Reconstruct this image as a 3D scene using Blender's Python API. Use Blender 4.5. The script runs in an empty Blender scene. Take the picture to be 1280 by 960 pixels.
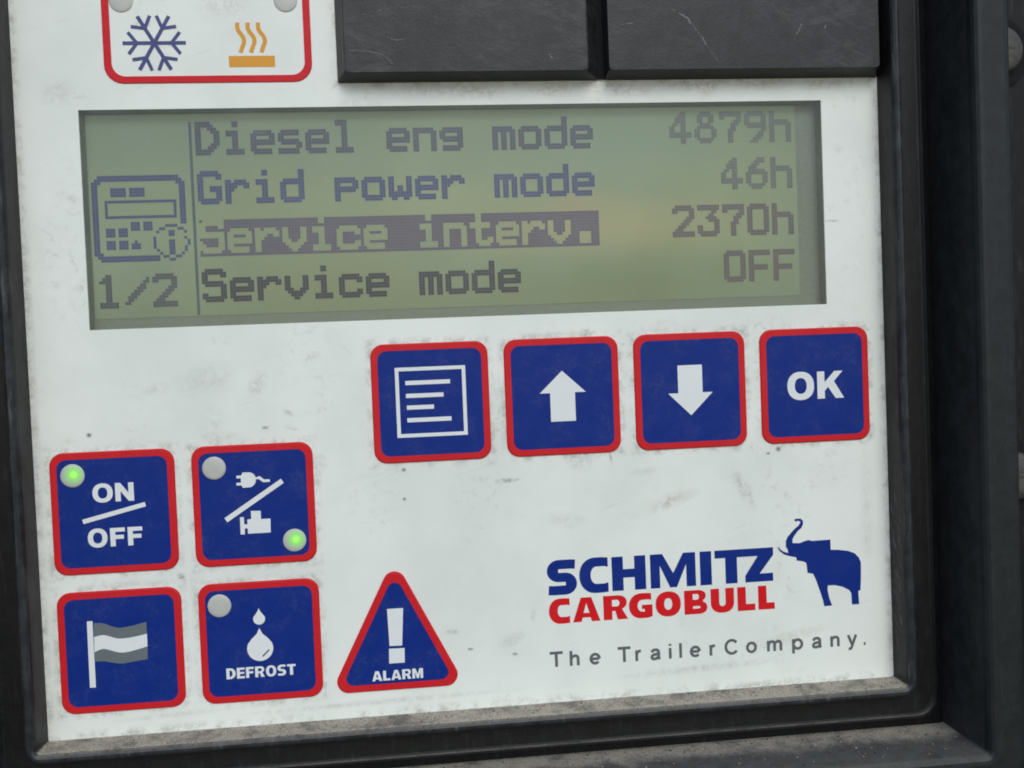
import bpy, math, random
from mathutils import Vector, Matrix
from mathutils.geometry import tessellate_polygon

# ---------------------------------------------------------------- camera, sky, sun, exposure
scene = bpy.context.scene
COL = scene.collection
K = 0.001                                   # everything below is measured in millimetres

def W(x, y, z=0.0):
    """panel millimetres (x right, y up, z out of the panel) -> world metres; the panel stands upright facing -Y"""
    return Vector((x * K, -z * K, y * K))

cam_d = bpy.data.cameras.new('camera')
cam = bpy.data.objects.new('camera', cam_d)
COL.objects.link(cam)
right = Vector((0.994006, -0.101842, -0.039751)).normalized()
fwd = Vector((0.100704, 0.994475, -0.029647)).normalized()
right = (right - fwd * right.dot(fwd)).normalized()
up = right.cross(fwd).normalized()
rot = Matrix((right, up, -fwd)).transposed()
cam.matrix_world = Matrix.Translation(W(-17.206, 4.166, 164.464)) @ rot.to_4x4()
cam_d.sensor_fit = 'HORIZONTAL'
cam_d.sensor_width = 36.0
cam_d.lens = 36.0 * 1200 / 1280
cam_d.clip_start = 0.005
cam_d.clip_end = 1000.0
scene.camera = cam

world = bpy.data.worlds.new('World')
scene.world = world
world.use_nodes = True
wn = world.node_tree
bg = wn.nodes['Background']
sky = wn.nodes.new('ShaderNodeTexSky')
sky.sky_type = 'NISHITA'
sky.sun_disc = False
SUN_EL, SUN_ROT = 40.0, 172.0
sky.sun_elevation = math.radians(SUN_EL)
sky.sun_rotation = math.radians(SUN_ROT)
sky.air_density = 1.0
sky.dust_density = 0.9
sky.ozone_density = 1.6
wn.links.new(sky.outputs[0], bg.inputs['Color'])
bg.inputs['Strength'].default_value = 0.12

sun_d = bpy.data.lights.new('sun', 'SUN')
sun_d.energy = 1.0
sun_d.angle = math.radians(35)
sun_d.color = (1.0, 0.99, 0.975)
sun = bpy.data.objects.new('sun', sun_d)
COL.objects.link(sun)
e, r = math.radians(SUN_EL), math.radians(SUN_ROT)
sdir = Vector((math.sin(r) * math.cos(e), math.cos(r) * math.cos(e), math.sin(e)))
sun.rotation_euler = sdir.to_track_quat('Z', 'Y').to_euler()
sun.location = sdir

scene.view_settings.view_transform = 'Standard'
scene.view_settings.look = 'None'
scene.view_settings.exposure = 0.34
scene.view_settings.gamma = 1.0
scene.view_settings.use_curve_mapping = False
scene.render.engine = 'CYCLES'
scene.cycles.filter_width = 1.9
scene.cycles.transparent_max_bounces = 16

random.seed(7)

# key grid of the panel, millimetres
BW, BH = 20.0, 20.3
XR, PT, XL = -24.54, 22.70, -77.55
YR, YA, YB = 6.92, -8.95, -32.11

# ---------------------------------------------------------------- mesh helpers
class MB:
    def __init__(self):
        self.v, self.f, self.m = [], [], []
    def add(self, verts, faces, mi=0):
        o = len(self.v)
        self.v += [W(*p) for p in verts]
        self.f += [tuple(i + o for i in f) for f in faces]
        self.m += [mi] * len(faces)
    def flat(self, loops, z, mi=0):
        """a flat print: outline loops (first outer, then holes) in millimetres"""
        polys = [[Vector((p[0], p[1], 0)) for p in lp] for lp in loops]
        tris = tessellate_polygon(polys)
        pts = [(p[0], p[1], z) for lp in loops for p in lp]
        fs = []
        for t in tris:
            a, b, c = (pts[i] for i in t)
            s = (b[0]-a[0])*(c[1]-a[1]) - (b[1]-a[1])*(c[0]-a[0])
            if abs(s) < 1e-9: continue
            fs.append(tuple(t) if s > 0 else tuple(reversed(t)))
        self.add(pts, fs, mi)
    def rect(self, x0, y0, x1, y1, z, mi=0):
        self.add([(x0, y0, z), (x1, y0, z), (x1, y1, z), (x0, y1, z)], [(0, 1, 2, 3)], mi)
    def loft(self, loops, cap=True, mi=0):
        """loops: lists of equal length of (x,y,z), counter-clockwise seen from the front, base first"""
        n = len(loops[0]); vs = [p for lp in loops for p in lp]; fs = []
        for k in range(len(loops) - 1):
            for i in range(n):
                j = (i + 1) % n
                fs.append((k*n+i, k*n+j, (k+1)*n+j, (k+1)*n+i))
        if cap: fs.append(tuple(range((len(loops)-1)*n, len(loops)*n)))
        self.add(vs, fs, mi)
    def build(self, name, mats, parent=None, smooth=False, label=None):
        me = bpy.data.meshes.new(name)
        me.from_pydata(self.v, [], self.f)
        if not isinstance(mats, (list, tuple)): mats = [mats]
        for m in mats: me.materials.append(m)
        for p, mi in zip(me.polygons, self.m):
            p.material_index = mi
            p.use_smooth = smooth
        me.validate()
        me.update()
        o = bpy.data.objects.new(name, me)
        COL.objects.link(o)
        if parent is not None: o.parent = parent
        if label: o['label'] = label
        return o

def rrect(x0, y0, x1, y1, r, n=6):
    r = max(r, 0.02); pts = []
    for cx, cy, a in ((x1-r, y1-r, 0), (x0+r, y1-r, 90), (x0+r, y0+r, 180), (x1-r, y0+r, 270)):
        for i in range(n + 1):
            t = math.radians(a + 90 * i / n)
            pts.append((cx + r*math.cos(t), cy + r*math.sin(t)))
    return pts

def Z(pts, z): return [(p[0], p[1], z) for p in pts]

def arc(cx, cy, rx, ry, a0, a1, n=14, p=2.0):
    out = []
    for i in range(n + 1):
        t = math.radians(a0 + (a1 - a0) * i / n)
        c, s = math.cos(t), math.sin(t)
        out.append((cx + rx*math.copysign(abs(c)**(2/p), c), cy + ry*math.copysign(abs(s)**(2/p), s)))
    return out

def spline(pts, n=8):
    P = [pts[0]] + list(pts) + [pts[-1]]; out = []
    for k in range(1, len(P) - 2):
        p0, p1, p2, p3 = P[k-1], P[k], P[k+1], P[k+2]
        for i in range(n):
            t = i / n
            out.append(tuple(0.5*((2*p1[d]) + (-p0[d]+p2[d])*t + (2*p0[d]-5*p1[d]+4*p2[d]-p3[d])*t*t
                                  + (-p0[d]+3*p1[d]-3*p2[d]+p3[d])*t**3) for d in range(2)))
    out.append(tuple(pts[-1])); return out

def ribbon(path, w0, w1=None, ws=None):
    """outline of a stroke of width w0 (tapering to w1) along a path"""
    w1 = w0 if w1 is None else w1
    L, R = [], []
    n = len(path)
    for i, p in enumerate(path):
        a = path[max(i-1, 0)]; b = path[min(i+1, n-1)]
        dx, dy = b[0]-a[0], b[1]-a[1]; l = math.hypot(dx, dy) or 1
        w = (w0 + (w1-w0)*i/(n-1)) / 2
        if ws: w = (w0*(dx/l)**2 + ws*(dy/l)**2) / 2      # uprights thicker than level strokes
        L.append((p[0]-dy/l*w, p[1]+dx/l*w)); R.append((p[0]+dy/l*w, p[1]-dx/l*w))
    return L + R[::-1]

# ---------------------------------------------------------------- materials
def mat(name):
    m = bpy.data.materials.new(name); m.use_nodes = True
    return m, m.node_tree, m.node_tree.nodes['Principled BSDF']

def node(nt, kind, **kw):
    n = nt.nodes.new(kind)
    for k, v in kw.items(): setattr(n, k, v)
    return n

def coords(nt):
    """object coordinates in millimetres"""
    tc = node(nt, 'ShaderNodeTexCoord')
    mp = node(nt, 'ShaderNodeMapping'); mp.inputs['Scale'].default_value = (1/K,)*3
    nt.links.new(tc.outputs['Object'], mp.inputs[0])
    return mp.outputs[0]

def noise(nt, vec, scale, detail=4, rough=0.6, dist=0.0):
    n = node(nt, 'ShaderNodeTexNoise')
    n.inputs['Scale'].default_value = scale; n.inputs['Detail'].default_value = detail
    n.inputs['Roughness'].default_value = rough; n.inputs['Distortion'].default_value = dist
    nt.links.new(vec, n.inputs['Vector'])
    return n.outputs['Fac']

def remap(nt, val, a, b, c=0.0, d=1.0, smooth=True):
    n = node(nt, 'ShaderNodeMapRange')
    n.interpolation_type = 'SMOOTHSTEP' if smooth else 'LINEAR'
    for i, x in zip((1, 2, 3, 4), (a, b, c, d)): n.inputs[i].default_value = x
    nt.links.new(val, n.inputs[0]); return n.outputs[0]

def mth(nt, op, a, b):
    n = node(nt, 'ShaderNodeMath', operation=op)
    for i, x in enumerate((a, b)):
        if isinstance(x, (int, float)): n.inputs[i].default_value = x
        else: nt.links.new(x, n.inputs[i])
    return n.outputs[0]

def mix(nt, fac, a, b):
    n = node(nt, 'ShaderNodeMix', data_type='RGBA')
    if isinstance(fac, (int, float)): n.inputs[0].default_value = fac
    else: nt.links.new(fac, n.inputs[0])
    for i, x in ((6, a), (7, b)):
        if isinstance(x, tuple): n.inputs[i].default_value = (*x, 1)
        else: nt.links.new(x, n.inputs[i])
    return n.outputs[2]

def bump(nt, bsdf, h, strength, dist):
    b = node(nt, 'ShaderNodeBump'); b.inputs['Strength'].default_value = strength
    b.inputs['Distance'].default_value = dist
    nt.links.new(h, b.inputs['Height']); nt.links.new(b.outputs[0], bsdf.inputs['Normal'])

def ink(name, col, rough=0.42, grime=0.10, spec=0.35):
    """printed, slightly worn ink under a matt foil"""
    m, nt, b = mat(name); v = coords(nt)
    n1 = noise(nt, v, 0.22, 5, 0.65); n2 = noise(nt, v, 2.2, 4, 0.7)
    dusty = tuple(0.82*c + 0.18*g for c, g in zip(col, (0.30, 0.29, 0.27)))
    f = mth(nt, 'MULTIPLY', remap(nt, n1, 0.42, 0.72), remap(nt, n2, 0.35, 0.75))
    c = mix(nt, mth(nt, 'MULTIPLY', f, grime * 5), col, dusty)
    nt.links.new(c, b.inputs['Base Color'])
    b.inputs['Specular IOR Level'].default_value = spec
    nt.links.new(remap(nt, n2, 0.2, 0.8, rough - 0.06, rough + 0.12), b.inputs['Roughness'])
    bump(nt, b, mth(nt, 'ADD', noise(nt, v, 5.0, 2, 0.5), mth(nt, 'MULTIPLY', noise(nt, v, 0.16, 2, 0.5), 9.0)), 0.25, 0.00008)
    return m

WHITE_ICON = ink('white_print', (0.76, 0.80, 0.775))
BLUE = ink('blue_print', (0.0022, 0.0245, 0.205), grime=0.13, spec=0.18)
RED = ink('red_print', (0.60, 0.014, 0.020), grime=0.05, spec=0.2)
LOGO_BLUE = ink('logo_blue_print', (0.0030, 0.0250, 0.205), grime=0.07, spec=0.16)
LOGO_RED = ink('logo_red_print', (0.66, 0.008, 0.014), grime=0.06, spec=0.2)
FROST_BLUE = ink('slate_blue_print', (0.055, 0.065, 0.20))
ORANGE = ink('orange_print', (0.70, 0.315, 0.018))
SLOGAN = ink('grey_print', (0.115, 0.130, 0.125))
FLAG_GREY = ink('flag_grey_print', (0.135, 0.165, 0.17))
DARK_PRINT = ink('dark_print', (0.03, 0.05, 0.06))

def white_foil():
    m, nt, b = mat('white_foil'); v = coords(nt)
    base, shade = (0.820, 0.860, 0.785), (0.745, 0.785, 0.715)
    c = mix(nt, remap(nt, noise(nt, v, 0.045, 4, 0.6), 0.35, 0.68), base, shade)
    # finger grease and fine dirt spread over the foil
    broad = remap(nt, noise(nt, v, 0.075, 3, 0.5), 0.50, 0.72)
    fine = remap(nt, noise(nt, v, 0.62, 7, 0.72, 0.6), 0.50, 0.74)
    c = mix(nt, mth(nt, 'MULTIPLY', mth(nt, 'MULTIPLY', broad, fine), 0.60), c, (0.40, 0.38, 0.31))
    spk = remap(nt, noise(nt, v, 1.5, 2, 0.5), 0.735, 0.80)
    c = mix(nt, mth(nt, 'MULTIPLY', spk, 0.28), c, (0.25, 0.23, 0.19))
    # individual smudges: x, y, half length, half height, angle, strength, colour
    tan, grey, dark = (0.36, 0.31, 0.22), (0.30, 0.30, 0.27), (0.10, 0.095, 0.085)
    S = [(-5.5, 49.3, 6.5, 1.5, 0, .55, tan), (8, 49.7, 5, 1.6, -4, .5, tan), (19, 49.6, 9, 1.4, -5, .6, tan),
         (33, 49.9, 6, 1.2, 2, .55, tan), (45, 50.0, 6, 1.2, 0, .5, tan), (57, 50.0, 5, 1.3, 0, .6, tan),
         (36, 49.2, 3, 1.6, 30, .35, tan), (-14, 49.6, 6, 1.2, 0, .35, tan),
         (-80, 10, 1.5, 60, 0, .25, grey), (-1.9, -17.3, 2.2, 0.5, 2, .75, dark), (-19.7, -14.6, .45, .4, 0, .8, dark),
         (-19.8, -19.6, .35, .35, 0, .8, dark), (10.5, -14.2, 3, 2.2, -30, .5, grey), (16.2, -14.4, .35, 1.3, 10, .7, dark),
         (15.4, -12.5, 2.4, 1.2, 40, .35, grey), (46.5, -14.3, .55, .55, 0, .85, dark), (48.5, -12.6, 2.6, .35, 42, .5, dark),
         (44.6, -15.0, .5, .3, 0, .7, dark), (39.5, -20.5, 1.1, 3.6, 22, .5, grey), (41.3, -22.5, .7, 2.8, 12, .4, grey),
         (27, -22.3, 5.0, 1.4, 16, .55, tan), (8, -24.8, 4, 1.6, -10, .3, grey), (22, -17, 3, .8, 8, .3, grey),
         (-43.4, 1.2, 1.5, 2.4, -28, .55, grey), (-52, 2.0, 5, 3, 10, .25, grey), (-38.5, -4.0, 1.2, .5, -30, .5, dark),
         (-60, 1, 2.5, 1.2, 10, .3, grey), (-38.2, -6.6, 1.2, .35, -12, .6, dark), (-42.5, -6.3, .7, .35, 0, .6, dark),
         (-71.0, -6.2, .5, .45, 0, .9, dark), (-50.0, -7.4, 3.5, 1.0, 0, .35, tan), (-74.0, -7.0, 1.2, .8, 0, .35, tan),
         (-57.3, -30.7, .9, .7, -45, .8, (0.16, 0.05, 0.05)), (-65, -31.2, 8, .7, 0, .25, grey),
         (-34, -13.5, 1.6, 3.5, -20, .3, grey), (12.6, 7.6, .9, 1.2, -20, .65, grey), (57.5, 25.8, 1.5, .25, 0, .8, dark),
         (59, 38.5, 1.2, 1.2, 0, .3, grey), (-1.9, -47.6, .6, .3, 0, .7, dark), (-9.6, -46.2, .6, .3, -5, .7, dark),
         (-12.7, -43.0, 1.6, .5, 0, .5, dark), (-2.2, -45.0, 3.0, 1.2, 25, .35, grey), (1.6, -41.0, .6, 1.5, -10, .35, grey),
         (48, -48.0, 8, 1.2, 12, .3, tan), (31, -52.5, 16, .8, 2, .35, grey), (-25, -54.2, 26, .6, 1, .35, grey),
         (-60, -53.8, 10, .5, 2, .3, grey), (-23, -36, 1.0, .9, 0, .3, grey), (62.5, -26, 1.3, 14, 0, .22, grey),
         (-73, 50, 3.5, 2.5, 20, .28, grey), (-46, 64, 5, 3, 0, .30, tan), (-43, 59.5, 3, 2.5, 0, .22, tan),
         (-25, 26+21.5, 5, .8, 0, .25, grey), (-10, -8, 30, 6, 2, .10, tan), (44.5, -2.5, .5, .6, 0, .5, grey)]
    # grime packed along the embossed key edges, the covers and the bottom edge
    rects = [(XR+q*PT, YR-BH, XR+q*PT+BW, YR) for q in range(4)] + [(XL+q*PT, y-BH, XL+q*PT+BW, y) for q in (0, 1) for y in (YA, YB)]
    rects += [(-27.9, 50.95, 66.7, 90), (-90, -80, 80, -56.3), (66.6, -80, 90, 90), (-100, -80, -79.9, 90)]
    edge = None
    for (x0, y0, x1, y1) in rects:
        a = node(nt, 'ShaderNodeVectorMath', operation='SUBTRACT'); nt.links.new(v, a.inputs[0]); a.inputs[1].default_value = ((x0+x1)/2, 0, (y0+y1)/2)
        ab = node(nt, 'ShaderNodeVectorMath', operation='ABSOLUTE'); nt.links.new(a.outputs[0], ab.inputs[0])
        sb = node(nt, 'ShaderNodeVectorMath', operation='SUBTRACT'); nt.links.new(ab.outputs[0], sb.inputs[0]); sb.inputs[1].default_value = ((x1-x0)/2, 0, (y1-y0)/2)
        sp = node(nt, 'ShaderNodeSeparateXYZ'); nt.links.new(sb.outputs[0], sp.inputs[0])
        d = mth(nt, 'MAXIMUM', sp.outputs['X'], sp.outputs['Z'])
        edge = d if edge is None else mth(nt, 'MINIMUM', edge, d)
    near = remap(nt, edge, 1.5, 0.0, 0, 1)
    patchy = remap(nt, noise(nt, v, 0.35, 6, 0.75), 0.44, 0.66)
    c = mix(nt, mth(nt, 'MULTIPLY', mth(nt, 'MULTIPLY', near, patchy), 0.55), c, (0.30, 0.275, 0.215))
    # wipe marks and hairline scratches
    for ang, st, sc, lo, hi in ((18, .30, 1.6, .56, .74), (-35, .22, 2.4, .58, .74), (78, .16, 3.0, .60, .75)):
        mp = node(nt, 'ShaderNodeMapping', vector_type='TEXTURE')
        mp.inputs['Rotation'].default_value = (0, math.radians(-ang), 0); mp.inputs['Scale'].default_value = (14, 1, 1)
        nt.links.new(v, mp.inputs[0])
        w = remap(nt, noise(nt, mp.outputs[0], sc * 0.5, 5, 0.7), lo, hi)
        where = remap(nt, noise(nt, v, 0.07 + sc*.01, 2, 0.5), 0.48, 0.68)
        c = mix(nt, mth(nt, 'MULTIPLY', mth(nt, 'MULTIPLY', w, where), st), c, (0.36, 0.37, 0.345))
    brk = remap(nt, noise(nt, v, 0.9, 7, 0.78, 0.9), 0.36, 0.64)
    for (x, y, a, h, ang, st, col) in S:
        mp = node(nt, 'ShaderNodeMapping', vector_type='TEXTURE')
        mp.inputs['Location'].default_value = (x, 0, y)
        mp.inputs['Rotation'].default_value = (0, math.radians(-ang), 0)
        mp.inputs['Scale'].default_value = (a, 1e4, h)
        nt.links.new(v, mp.inputs[0])
        ln = node(nt, 'ShaderNodeVectorMath', operation='LENGTH'); nt.links.new(mp.outputs[0], ln.inputs[0])
        f = remap(nt, ln.outputs['Value'], 1.25, 0.10, 0, min(1.0, st*1.0))
        if a > 0.7 or h > 0.7: f = mth(nt, 'MULTIPLY', f, brk)
        c = mix(nt, f, c, col)
    nt.links.new(c, b.inputs['Base Color'])
    b.inputs['Specular IOR Level'].default_value = 0.4
    nt.links.new(remap(nt, fine, 0, 1, 0.38, 0.55), b.inputs['Roughness'])
    bump(nt, b, noise(nt, v, 4.0, 3, 0.6), 0.15, 0.00008)
    return m
FOIL = white_foil()

def black_plastic(name, base=(0.013, 0.0135, 0.015), dust=1.0, worn=0.5, rough=0.42, ledge=None, scuff=0.25, film=0.0, spec=0.30, smear=False):
    """moulded black plastic; dust lies where a face looks up"""
    m, nt, b = mat(name); v = coords(nt)
    n1 = noise(nt, v, 0.35, 6, 0.68); n2 = noise(nt, v, 4.0, 3, 0.6)
    grey = tuple(c * 2.2 + 0.006 for c in base)
    mp = node(nt, 'ShaderNodeMapping'); mp.inputs['Scale'].default_value = (1.0, 1.0, 0.12); nt.links.new(v, mp.inputs[0])
    streak = remap(nt, noise(nt, mp.outputs[0], 1.2, 6, 0.75), 0.52, 0.75)
    c = mix(nt, mth(nt, 'MULTIPLY', remap(nt, n1, 0.35, 0.7), worn), base, grey)
    c = mix(nt, mth(nt, 'MULTIPLY', streak, scuff), c, (0.125, 0.13, 0.132))
    if smear:                                   # dusty rub marks
        for ang, sc, st in ((12, .5, .6), (-28, .8, .55)):
            ms = node(nt, 'ShaderNodeMapping', vector_type='TEXTURE')
            ms.inputs['Rotation'].default_value = (0, math.radians(-ang), 0); ms.inputs['Scale'].default_value = (5, 1, 1)
            nt.links.new(v, ms.inputs[0])
            sm = remap(nt, noise(nt, ms.outputs[0], sc, 7, 0.75, 0.4), 0.46, 0.72)
            ar = remap(nt, noise(nt, v, 0.09, 2, 0.5), 0.42, 0.66)
            c = mix(nt, mth(nt, 'MULTIPLY', mth(nt, 'MULTIPLY', sm, ar), st), c, (0.075, 0.078, 0.076))
        pits = remap(nt, noise(nt, v, 2.2, 2, 0.5), 0.70, 0.78)
        c = mix(nt, mth(nt, 'MULTIPLY', pits, 0.5), c, (0.10, 0.10, 0.095))
    gn = node(nt, 'ShaderNodeNewGeometry')
    sx = node(nt, 'ShaderNodeSeparateXYZ'); nt.links.new(gn.outputs['True Normal'], sx.inputs[0])
    upf = remap(nt, sx.outputs['Z'], 0.35, 0.95)
    grain = mth(nt, 'MULTIPLY', remap(nt, n2, 0.25, 0.6, 0.5, 1.0), remap(nt, noise(nt, v, 0.22, 6, 0.7), 0.30, 0.55, 0.35, 1.0))
    f = mth(nt, 'MULTIPLY', mth(nt, 'MULTIPLY', upf, grain), dust)
    if ledge:
        sp = node(nt, 'ShaderNodeSeparateXYZ'); nt.links.new(v, sp.inputs[0])
        dep = mth(nt, 'ADD', mth(nt, 'MULTIPLY', sp.outputs['Y'], -1.0), mth(nt, 'MULTIPLY', noise(nt, v, 0.18, 5, 0.65), ledge[2]))
        f = mth(nt, 'MULTIPLY', f, remap(nt, dep, ledge[0], ledge[1], 1.0, ledge[3]))
    if film: c = mix(nt, mth(nt, 'MULTIPLY', upf, mth(nt, 'MULTIPLY', remap(nt, n1, 0.3, 0.65, 0.4, 1.0), film)), c, (0.085, 0.092, 0.09))
    dcol = mix(nt, n1, (0.53, 0.475, 0.370), (0.34, 0.308, 0.245))
    dcol = mix(nt, remap(nt, noise(nt, v, 2.6, 2, 0.5), 0.58, 0.72), dcol, (0.12, 0.10, 0.075))
    c = mix(nt, f, c, dcol)
    nt.links.new(c, b.inputs['Base Color'])
    nt.links.new(mix(nt, f, (rough,)*3, (0.9,)*3), b.inputs['Roughness'])
    b.inputs['Specular IOR Level'].default_value = spec
    bump(nt, b, mth(nt, 'ADD', n2, mth(nt, 'MULTIPLY', n1, 1.5)), 0.35, 0.00012)
    return m

BEZEL = black_plastic('bezel_plastic', base=(0.0085, 0.0080, 0.0080), dust=1.0, worn=0.6, scuff=0.5)
LIP = black_plastic('worn_bezel_edge', base=(0.014, 0.0165, 0.0185), dust=0.4, worn=0.9, scuff=0.75, rough=0.38)
HOUSING = black_plastic('housing_plastic', base=(0.024, 0.0255, 0.027), dust=0.95, worn=0.5, ledge=(7.5, 13.5, 11.0, 0.12), scuff=0.15, film=0.75)
FACE = black_plastic('recess_plastic', base=(0.0040, 0.0047, 0.0055), dust=0.3, worn=0.35, scuff=0.14, spec=0.25)
RIM = black_plastic('rim_plastic', base=(0.0100, 0.0138, 0.0143), dust=0.15, worn=0.35, scuff=0.10, rough=0.5, film=0.5)
COVER = black_plastic('cover_plastic', base=(0.0068, 0.0078, 0.0082), dust=0.6, worn=0.7, rough=0.44, scuff=0.10, spec=0.4, smear=True)
FLANGE = black_plastic('flange_plastic', base=(0.002, 0.002, 0.002), dust=0.3, worn=0.15, rough=0.6)

def simple(name, col, rough=0.5, metallic=0.0, var=0.3, scale=1.5):
    m, nt, b = mat(name); v = coords(nt)
    n = noise(nt, v, scale, 5, 0.65)
    nt.links.new(mix(nt, remap(nt, n, 0.3, 0.7), col, tuple(c*(1-var) for c in col)), b.inputs['Base Color'])
    b.inputs['Roughness'].default_value = rough; b.inputs['Metallic'].default_value = metallic
    bump(nt, b, n, 0.2, 0.0001)
    return m
BOLT = simple('dull_zinc', (0.105, 0.10, 0.085), 0.65, 0.2, 0.5, 0.8)
NEAR_BLACK = simple('near_black', (0.0015, 0.0015, 0.002), 0.9)
SLOT = simple('worn_slot', (0.06, 0.055, 0.045), 0.8)
SCRATCH = simple('pale_scratch', (0.26, 0.26, 0.255), 0.8)
WALLS = simple('window_wall', (0.36, 0.40, 0.36), 0.6)

def lcd_glass(name, a, b_, glow):
    m, nt, b = mat(name); v = coords(nt)
    big = remap(nt, noise(nt, v, 0.030, 2, 0.5), 0.35, 0.65)
    c = mix(nt, big, a, b_)
    # blotchy pane reflections painted into the screen colour: yellow brown right of the middle, greener below it, bluish towards the top
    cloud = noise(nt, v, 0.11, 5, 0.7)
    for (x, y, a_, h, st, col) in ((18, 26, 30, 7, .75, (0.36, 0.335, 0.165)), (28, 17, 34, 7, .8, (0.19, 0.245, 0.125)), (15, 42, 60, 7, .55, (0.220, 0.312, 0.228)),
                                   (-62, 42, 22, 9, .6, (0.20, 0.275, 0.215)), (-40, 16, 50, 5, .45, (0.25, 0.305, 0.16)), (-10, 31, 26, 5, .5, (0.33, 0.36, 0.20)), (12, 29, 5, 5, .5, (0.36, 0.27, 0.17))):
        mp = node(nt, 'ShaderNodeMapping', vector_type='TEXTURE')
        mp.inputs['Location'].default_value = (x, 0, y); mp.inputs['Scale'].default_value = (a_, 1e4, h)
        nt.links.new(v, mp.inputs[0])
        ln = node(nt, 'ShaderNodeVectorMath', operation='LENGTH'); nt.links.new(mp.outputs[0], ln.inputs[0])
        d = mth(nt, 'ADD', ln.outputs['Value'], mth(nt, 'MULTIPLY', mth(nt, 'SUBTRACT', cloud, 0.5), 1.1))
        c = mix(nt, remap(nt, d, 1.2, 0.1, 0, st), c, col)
    c = mix(nt, mth(nt, 'MULTIPLY', noise(nt, v, 3.2, 3, 0.8), 0.35), c, tuple(x*0.62 for x in a))
    # the faint grid of unlit dots
    sp = node(nt, 'ShaderNodeSeparateXYZ'); nt.links.new(v, sp.inputs[0])
    for ax, p in (('X', 0.5068), ('Z', 0.5147)):
        fr = mth(nt, 'FRACT', mth(nt, 'DIVIDE', mth(nt, 'ADD', sp.outputs[ax], 200.0), p), 0.0)
        ln = mth(nt, 'GREATER_THAN', mth(nt, 'ABSOLUTE', mth(nt, 'SUBTRACT', fr, 0.5), 0.0), 0.40)
        c = mix(nt, mth(nt, 'MULTIPLY', ln, 0.14), c, (0.40, 0.44, 0.28))
    nt.links.new(c, b.inputs['Base Color'])
    b.inputs['Roughness'].default_value = 0.5
    b.inputs['Specular IOR Level'].default_value = 0.2
    nt.links.new(c, b.inputs['Emission Color']); # backlight glow: strongest along the middle rows, a little patchy
    off = mth(nt, 'DIVIDE', mth(nt, 'SUBTRACT', sp.outputs['Z'], 29.0), 19.0)
    fall = mth(nt, 'SUBTRACT', 1.0, mth(nt, 'MULTIPLY', mth(nt, 'MULTIPLY', off, off), 0.5))
    patch = remap(nt, noise(nt, v, 0.026, 2, 0.5), 0.3, 0.7, 0.72, 1.12)
    nt.links.new(mth(nt, 'MULTIPLY', mth(nt, 'MULTIPLY', fall, patch), glow), b.inputs['Emission Strength'])
    return m
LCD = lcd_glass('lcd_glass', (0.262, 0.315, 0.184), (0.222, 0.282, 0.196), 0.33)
LCD_EDGE = simple('lcd_edge', (0.29, 0.335, 0.26), 0.5, 0, 0.15)

def lcd_ink(name, col):
    """a switched dot: darkens the backlight but lets part of it through"""
    m = simple(name, col, 0.5, 0, 0.18, 0.25)
    b = m.node_tree.nodes['Principled BSDF']
    b.inputs['Emission Color'].default_value = (*col, 1); b.inputs['Emission Strength'].default_value = 0.30
    return m
INK_TOP = lcd_ink('lcd_dots_grey', (0.050, 0.060, 0.088))
INK_MID = lcd_ink('lcd_dots_blue', (0.038, 0.052, 0.140))
INK_BAR = lcd_ink('lcd_dots_violet', (0.088, 0.076, 0.115))
INK_LOW = lcd_ink('lcd_dots_dark', (0.018, 0.022, 0.034))
INK_PAGE = lcd_ink('lcd_dots_slate', (0.050, 0.062, 0.072))
INK_LINE = lcd_ink('lcd_dots_teal', (0.050, 0.080, 0.095))
INK_PALE = lcd_ink('lcd_dots_pale', (0.105, 0.122, 0.110))
INK_PALE2 = lcd_ink('lcd_dots_pale_brown', (0.095, 0.080, 0.080))

def pane_mat():
    m, nt, b = mat('clear_window')
    out = nt.nodes['Material Output']
    tr = node(nt, 'ShaderNodeBsdfTransparent'); tr.inputs[0].default_value = (0.96, 0.975, 0.96, 1)
    gl = node(nt, 'ShaderNodeBsdfGlossy'); gl.inputs['Roughness'].default_value = 0.28
    df = node(nt, 'ShaderNodeBsdfDiffuse'); df.inputs['Color'].default_value = (0.55, 0.56, 0.52, 1)
    fr = node(nt, 'ShaderNodeFresnel'); fr.inputs['IOR'].default_value = 1.5
    v = coords(nt)
    dirt = remap(nt, noise(nt, v, 0.10, 6, 0.7), 0.40, 0.8, 0.02, 0.09)
    m1 = node(nt, 'ShaderNodeMixShader'); nt.links.new(dirt, m1.inputs[0])
    nt.links.new(tr.outputs[0], m1.inputs[1]); nt.links.new(df.outputs[0], m1.inputs[2])
    m2 = node(nt, 'ShaderNodeMixShader'); nt.links.new(fr.outputs[0], m2.inputs[0])
    nt.links.new(m1.outputs[0], m2.inputs[1]); nt.links.new(gl.outputs[0], m2.inputs[2])
    nt.links.new(m2.outputs[0], out.inputs['Surface'])
    return m
PANE = pane_mat()

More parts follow.
